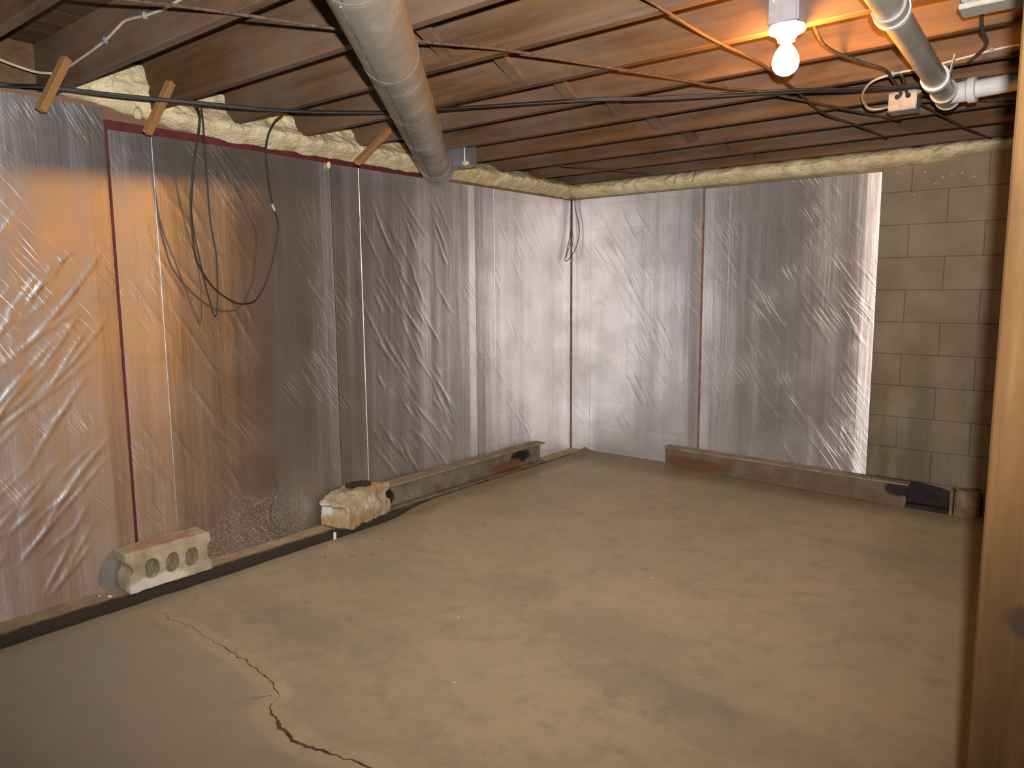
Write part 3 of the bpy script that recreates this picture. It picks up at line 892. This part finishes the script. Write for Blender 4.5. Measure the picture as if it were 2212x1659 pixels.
# hanging black cord in a big loop
cord = [(0.34, -3.44, 2.184), (0.31, -3.406, 2.127), (0.26, -3.422, 1.93), (0.22, -3.425, 1.769), (0.19, -3.408, 1.604), (0.17, -3.38, 1.499), (0.15, -3.301, 1.391), (0.15, -3.207, 1.322), (0.15, -3.132, 1.307), (0.15, -3.066, 1.332), (0.16, -2.999, 1.449), (0.19, -2.963, 1.624), (0.21, -2.963, 1.716), (0.23, -3.003, 1.803), (0.28, -3.057, 1.949), (0.33, -3.085, 2.07), (0.4, -3.091, 2.15), (0.50, -3.10, 2.182)]
c = cable('hanging_cable', cord, 0.0048, 'black', 'long black cord hanging in a wide loop before the foil wall')
tube('splice_tape', [(0.222, -2.985, 1.77), (0.226, -2.997, 1.79), (0.230, -3.003, 1.803)], 0.0062, M['romex'], c, 8, 4)
cord2 = [(0.335, -3.43, 2.186), (0.315, -3.408, 2.146), (0.3, -3.413, 2.068), (0.24, -3.421, 1.85), (0.2, -3.411, 1.688), (0.15, -3.345, 1.435), (0.13, -3.297, 1.268), (0.13, -3.284, 1.252), (0.13, -3.273, 1.301), (0.15, -3.273, 1.524), (0.18, -3.31, 1.696), (0.22, -3.338, 1.902), (0.27, -3.368, 2.099), (0.32, -3.40, 2.186)]
cable('hanging_cable', cord2, 0.0032, 'black', 'thinner dark cord hanging in a narrow loop inside the wide loop')
r1 = [(0.95, -4.75, 2.19), (1.256, -4.246, 2.19), (1.404, -3.988, 2.19), (1.568, -3.648, 2.188), (1.695, -3.399, 2.184), (1.838, -3.154, 2.188), (1.954, -2.901, 2.184), (2.121, -2.474, 2.186), (2.234, -2.204, 2.184), (2.341, -1.97, 2.188), (2.54, -1.363, 2.188), (2.66, -1.0, 2.19)]
cable('cloth_cable', r1, 0.0052, 'rustcable', 'dusty brown cloth cable crossing behind the round duct under the joists')
r2 = [(2.44, -4.3, 2.19), (2.439, -3.215, 2.19), (2.439, -2.803, 2.19), (2.466, -2.417, 2.19), (2.444, -1.931, 2.188), (2.408, -1.415, 2.19), (2.46, -1.037, 2.19), (2.50, -0.55, 2.192)]
cable('cloth_cable', r2, 0.0052, 'rustcable', 'brown cloth cable passing just beside the glowing bulb')
r3 = [(2.70, -2.66, 2.30), (2.705, -2.55, 2.22), (2.711, -2.419, 2.19), (2.756, -2.173, 2.192), (2.801, -2.02, 2.19), (2.79, -1.80, 2.192), (2.778, -1.62, 2.19), (2.77, -1.585, 2.178)]
cable('cloth_cable', r3, 0.006, 'darkcable', 'dark cloth cable from behind the bulb to the junction box')
r4 = [(2.83, -1.87, 2.20), (2.82, -1.75, 2.192), (2.805, -1.65, 2.19), (2.80, -1.588, 2.178)]
cable('cloth_cable', r4, 0.006, 'darkcable', 'short dark cable entering the junction box beside its knockout')
r5 = [(2.795, -1.50, 2.155), (2.80, -1.38, 2.185), (2.83, -1.05, 2.19), (2.88, -0.6, 2.19), (2.95, -0.16, 2.19)]
cable('cloth_cable', r5, 0.005, 'darkcable', 'dark cable leaving the junction box towards the bare block wall')
r6 = [(2.83, -1.50, 2.165), (3.0, -1.25, 2.188), (3.2, -1.05, 2.19), (3.5, -0.98, 2.19)]
cable('cloth_cable', r6, 0.005, 'darkcable', 'dark cable passing below the capped drain tee')
r7 = [(3.18, -2.62, 2.16), (3.172, -2.5, 2.188), (3.15, -2.3, 2.19), (3.14, -2.1, 2.192), (3.06, -1.9, 2.192)]
cable('cloth_cable', r7, 0.006, 'darkcable', 'dark cable running out from under the grey enclosure')
r8 = [(3.27, -2.63, 2.19), (3.285, -2.5, 2.175), (3.29, -2.4, 2.172), (3.34, -2.3, 2.19)]
cable('cloth_cable', r8, 0.0055, 'darkcable', 'dark wire drooping at the end of the grey enclosure')
wr = [(2.05, -0.96, 2.27), (1.505, -0.985, 2.262), (1.192, -0.985, 2.25), (0.80, -0.985, 2.25), (0.62, -0.99, 2.225), (0.585, -0.98, 2.195), (0.63, -0.9, 2.19), (0.70, -0.7, 2.192), (0.78, -0.5, 2.192), (0.84, -0.2, 2.195)]
cable('cloth_cable', wr, 0.006, 'darkcable', 'dark cloth cable stapled on a far joist above the corner')
# white cables
wl1 = [(0.12, -3.908, 2.25), (0.348, -3.908, 2.268), (0.557, -3.908, 2.288), (0.675, -3.908, 2.311), (0.75, -3.908, 2.323), (0.903, -3.908, 2.307), (1.031, -3.908, 2.300), (1.138, -3.908, 2.304), (1.5, -3.908, 2.31)]
c = cable('white_cable', wl1, 0.0055, 'romex', 'white sheathed cable stapled along the joist above the hanging stick')
for (x, z) in ((0.575, 2.291), (0.885, 2.309)):
    box('cable_staple', (x - 0.007, -3.916, z - 0.011), (x + 0.007, -3.900, z + 0.011), M['staple'], c, 0.002)
cable('white_cable', [(0.02, -4.26, 2.36), (0.03, -4.12, 2.30), (0.06, -3.98, 2.262), (0.12, -3.925, 2.252)], 0.0055, 'romex', 'white sheathed cable end sagging above the tall foil board')
wr1 = [(2.724, -1.57, 2.145), (2.70, -1.60, 2.135), (2.665, -1.62, 2.135), (2.65, -1.66, 2.15), (2.66, -1.75, 2.17), (2.72, -1.86, 2.19), (2.80, -1.87, 2.205), (2.92, -1.868, 2.21), (3.05, -1.868, 2.222), (3.15, -1.868, 2.232), (3.25, -1.868, 2.232), (3.5, -1.868, 2.22)]
c = cable('white_cable', wr1, 0.005, 'romex', 'white cable looping out of the junction box and past the drain pipe')
for x, z in ((3.13, 2.231), (2.80, 2.205)):
    box('cable_staple', (x - 0.006, -1.876, z - 0.010), (x + 0.006, -1.860, z + 0.010), M['staple'], c, 0.002)
cable('white_cable', [(3.27, -2.665, 2.30), (3.275, -2.66, 2.22), (3.285, -2.60, 2.18), (3.31, -2.5, 2.19)], 0.005, 'romex', 'white wire dropping down the face of the grey enclosure')
# cables at the corner of the foil walls
cc = [(0.035, -0.05, 2.12), (0.038, -0.055, 1.95), (0.036, -0.075, 1.80), (0.034, -0.125, 1.65), (0.034, -0.142, 1.602), (0.045, -0.12, 1.598), (0.075, -0.06, 1.68), (0.095, -0.03, 1.80), (0.09, -0.03, 1.90), (0.065, -0.035, 2.0), (0.055, -0.04, 2.12)]
cable('corner_wire', cc, 0.0036, 'darkcable', 'thin dark wire looped down inside the foil corner')
cable('corner_wire', [(0.028, -0.03, 2.12), (0.03, -0.035, 1.9), (0.03, -0.05, 1.76), (0.028, -0.09, 1.68), (0.03, -0.118, 1.62)], 0.0028, 'darkcable', 'single thin wire end hanging beside the looped corner wire')
for x, lab in ((0.985, 'thin orange fibre hanging over foam, closer to the corner'), (1.13, 'thin orange fibre hanging over foam, closer to the brown seam')):
    cable('hanging_fibre', [(x + 0.05, -0.13, 2.24), (x + 0.02, -0.122, 2.18), (x, -0.125, 2.125)], 0.0025, 'rustcable', lab, cat='fibre')

# ------------------------------------------------------------------ steel beams along the walls
b1 = empty('steel_beam', (0.085, -1.4, 0.0))
tag(b1, 'weathered steel I-beam lying along the long foil wall', 'beam')
def p1(o):
    o.parent = b1; o.matrix_parent_inverse = Matrix.Translation((0.085, -1.4, 0.0)).inverted(); return o
p1(box('top_flange', (0.022, -2.22, 0.148), (0.132, -0.55, 0.160), M['dust'], None, 0.003))
p1(box('web', (0.072, -2.20, 0.016), (0.084, -0.56, 0.149), M['beam_l'], None))
p1(box('bottom_flange', (0.022, -2.20, 0.004), (0.135, -0.56, 0.016), M['beam_l'], None, 0.003))
b2 = empty('steel_beam', (1.8, -0.07, 0.0))
tag(b2, 'rusty steel beam with a scorched cut end below the grey foil board', 'beam')
def p2(o):
    o.parent = b2; o.matrix_parent_inverse = Matrix.Translation((1.8, -0.07, 0.0)).inverted(); return o
def prism(name, pts, ext, mat):
    """pts: polygon corners (x, y, z); ext: extrusion vector"""
    n = len(pts); e = Vector(ext)
    vs = [Vector(p) for p in pts] + [Vector(p) + e for p in pts]
    fs = [tuple(range(n)), tuple(reversed(range(n, 2 * n)))] + [(i, (i + 1) % n + 0, (i + 1) % n + n, i + n) for i in range(n)]
    me = mesh(name, vs, fs)
    bm = bmesh.new(); bm.from_mesh(me); bmesh.ops.recalc_face_normals(bm, faces=bm.faces[:]); bm.to_mesh(me); bm.free()
    return link(name, me, mat)
# front plate (slightly sloping down to the open end), top plate, back plate, bottom lip
p2(prism('front_flange', [(0.955, -0.112, 0.012), (2.625, -0.112, -0.024), (2.630, -0.112, 0.02), (2.622, -0.112, 0.07), (2.64, -0.112, 0.118), (0.95, -0.112, 0.146)], (0, 0.011, 0), M['beam_r']))
p2(prism('top_flange', [(0.94, -0.118, 0.143), (2.64, -0.118, 0.118), (2.64, -0.118, 0.128), (0.94, -0.118, 0.154)], (0, 0.098, 0), M['dust']))
p2(prism('back_flange', [(0.955, -0.035, 0.01), (2.87, -0.035, -0.03), (2.87, -0.035, 0.095), (2.80, -0.035, 0.115), (2.70, -0.035, 0.13), (0.955, -0.035, 0.145)], (0, 0.012, 0), M['beam_burnt']))
p2(prism('bottom_flange', [(2.50, -0.098, -0.022), (2.865, -0.098, -0.030), (2.865, -0.098, -0.004), (2.50, -0.098, 0.002)], (0, 0.06, 0), M['beam_burnt']))
p2(box('end_plate', (2.868, -0.115, -0.03), (2.885, -0.004, 0.128), M['endplate'], None, 0.004))
st = box('kerb_stone', (2.89, -0.09, -0.05), (3.02, 0.012, 0.125), M['footing_back'], None, 0.012, 3)
tag(st, 'small upright concrete stub beside the scorched beam end', 'concrete stub')

# ------------------------------------------------------------------ loose concrete blocks
def curve_block(name, outline, holes, depth, bevel, voxel, amp, scale, seed):
    cu = bpy.data.curves.new(name, 'CURVE')
    cu.dimensions = '2D'; cu.fill_mode = 'BOTH'
    cu.extrude = depth / 2 - bevel; cu.bevel_depth = bevel; cu.bevel_resolution = 1; cu.offset = -bevel
    for loop in [outline] + holes:
        sp = cu.splines.new('POLY'); sp.points.add(len(loop) - 1); sp.use_cyclic_u = True
        for pt, (x, y) in zip(sp.points, loop): pt.co = (x, y, 0, 1)
    co = bpy.data.objects.new(name, cu); COL.objects.link(co)
    dg = bpy.context.evaluated_depsgraph_get()
    me = bpy.data.meshes.new_from_object(co.evaluated_get(dg))
    bpy.data.objects.remove(co)
    bm = bmesh.new(); bm.from_mesh(me); bmesh.ops.remove_doubles(bm, verts=bm.verts[:], dist=1e-5); bmesh.ops.recalc_face_normals(bm, faces=bm.faces[:]); bm.to_mesh(me); bm.free()
    tmp = bpy.data.objects.new(name, me); COL.objects.link(tmp)
    md = tmp.modifiers.new('r', 'REMESH'); md.mode = 'VOXEL'; md.voxel_size = voxel
    dg = bpy.context.evaluated_depsgraph_get()
    me2 = bpy.data.meshes.new_from_object(tmp.evaluated_get(dg))
    bpy.data.objects.remove(tmp)
    nn = [v.normal.copy() for v in me2.vertices]
    for v, q in zip(me2.vertices, nn):
        d = amp * fbm(v.co.x + seed, v.co.y, v.co.z, scale, 3) + amp * 0.4 * noise.noise(v.co * scale * 4)
        v.co += q * d
    me2.update()
    return me2
def ell(cx, cy, rx, ry, n=28, pw=0.8):
    out = []
    for k in range(n):
        a = 2 * pi * k / n
        ca, sa = cos(a), sin(a)
        out.append((cx + rx * math.copysign(abs(ca) ** pw, ca), cy + ry * math.copysign(abs(sa) ** pw, sa)))
    return out
L2, H = 0.205, 0.195
out1 = [(-L2, H), (-L2, H - 0.045), (-L2 + 0.018, H - 0.062), (-L2 + 0.030, H - 0.085), (-L2 + 0.030, 0.095), (-L2 + 0.014, 0.075), (-L2 + 0.010, 0.05), (-L2 + 0.012, 0.0), (L2, 0.0), (L2, 0.05), (L2 - 0.018, 0.065), (L2 - 0.024, 0.09), (L2 - 0.020, 0.125), (L2, 0.14), (L2, H - 0.01), (L2 - 0.012, H)]
me = curve_block('concrete_block', list(reversed(out1)), [ell(-0.088, 0.092, 0.031, 0.044), ell(0.008, 0.092, 0.031, 0.044), ell(0.104, 0.092, 0.031, 0.044)], 0.135, 0.006, 0.0048, 0.004, 14, 1.0)
me.materials.clear()
o = link('concrete_block', me, M['block1'], None, True)
# curve x -> world y, curve y -> world z, curve z -> world x
o.rotation_euler = Matrix(((0, 0, 1), (1, 0, 0), (0, 1, 0))).to_euler()
o.location = (0.098, -3.60, 0.004)
tag(o, 'grey concrete block lying on edge with three oval holes showing', 'concrete block')
out2 = [(-0.215, 0.19), (-0.222, 0.165), (-0.205, 0.15), (-0.20, 0.11), (-0.212, 0.06), (-0.22, 0.02), (-0.17, 0.0), (0.05, 0.0), (0.20, 0.012), (0.212, 0.05), (0.207, 0.085), (0.188, 0.105), (0.186, 0.135), (0.205, 0.15), (0.212, 0.19), (0.08, 0.198), (-0.10, 0.196)]
me = curve_block('broken_block', list(reversed(out2)), [], 0.205, 0.012, 0.0058, 0.012, 9, 4.0)
for v in me.vertices:      # broken front face: hollow by the notch, tapering top corner
    x, y, z = v.co
    if z > 0.0:
        v.co.z -= 0.030 * math.exp(-((x - 0.135) / 0.05) ** 2 - ((y - 0.125) / 0.035) ** 2)
        v.co.z -= 0.030 * max(0, (y - 0.12) / 0.08) * min(1, max(0, 1 - (x + 0.2) / 0.5) + 0.3)
    if y > 0.15 and x < -0.08: v.co.y -= 0.20 * (-0.08 - x)
me.materials.clear()
o = link('broken_block', me, M['block2'], None, True)
o.rotation_euler = (Matrix.Rotation(radians(13), 3, 'Z') @ Matrix(((0, 0, 1), (1, 0, 0), (0, 1, 0)))).to_euler()
o.location = (0.126, -2.455, 0.008)
tag(o, 'broken mortar-crusted concrete block with dark scrap on top', 'concrete block')
sc = curve_block('rusty_scrap', [(-0.075, -0.03), (0.06, -0.042), (0.085, 0.0), (0.05, 0.042), (-0.06, 0.035), (-0.085, 0.005)], [], 0.022, 0.004, 0.004, 0.004, 20, 2.0)
sc.materials.clear()
o = link('rusty_scrap', sc, M['scrap'], None, True)
o.rotation_euler = (radians(2), radians(3), radians(80))
o.location = (0.118, -2.43, 0.220)
tag(o, 'dark rusty scrap of metal on top of the broken block', 'scrap')
o = lathe('white_peg', [(0, 0.007), (0.002, 0.0095), (0.096, 0.0085), (0.098, 0.006)], (0.186, -2.672, -0.096), (0.02, 0.03, 1), M['plaster'], None, 14)
tag(o, 'small white peg in the dark gutter below the broken block', 'peg')
# bits of plaster and dirt
def chip(loc, r, mat, label, cat, seed, group=None):
    return lump('debris_chip', loc, r, mat, label, cat, group, (1.4, 0.8, 0.35), seed, 0.5, 1)
chip((0.10, -3.86, 0.004), 0.013, M['plaster'], 'white plaster chip touching the three-hole block corner', 'chip', 3)
chip((0.055, -3.885, 0.003), 0.008, M['plaster'], 'small white plaster chip lying alone on the footing ledge', 'chip', 5)
for i, (x, y) in enumerate(((0.50, -2.80), (0.56, -2.72), (0.42, -2.52), (0.72, -1.98), (0.40, -2.90))):
    chip((x, y, floor_z(x, y) + 0.002), 0.0055, M['crack'], 'tiny dark crumb on the floor near the broken block', 'crumb', i + 10, 'dark crumbs on the floor')
for i, (x, y) in enumerate(((1.2, -1.2), (1.9, -2.1), (1.45, -3.0), (2.4, -3.6), (0.75, -0.75), (2.2, -0.9), (1.8, -3.4))):
    chip((x, y, floor_z(x, y) + 0.001), 0.004, M['plaster'], 'tiny white speck lying on the open floor', 'speck', i + 30, 'white specks on the floor')

for i, (x, z) in enumerate(((2.60, 2.06), (2.70, 2.02), (2.745, 2.03), (2.80, 2.035), (2.66, 1.985), (2.86, 2.01), (2.55, 1.93), (2.45, 2.07))):
    lump('foam_fleck', (x, 0.009, z), 0.007, M['foam'], 'small cream foam fleck stuck on the bare block wall', 'fleck', 'foam flecks on the bare blocks', (1.2, 0.6, 0.8), i + 50, 0.5, 1)
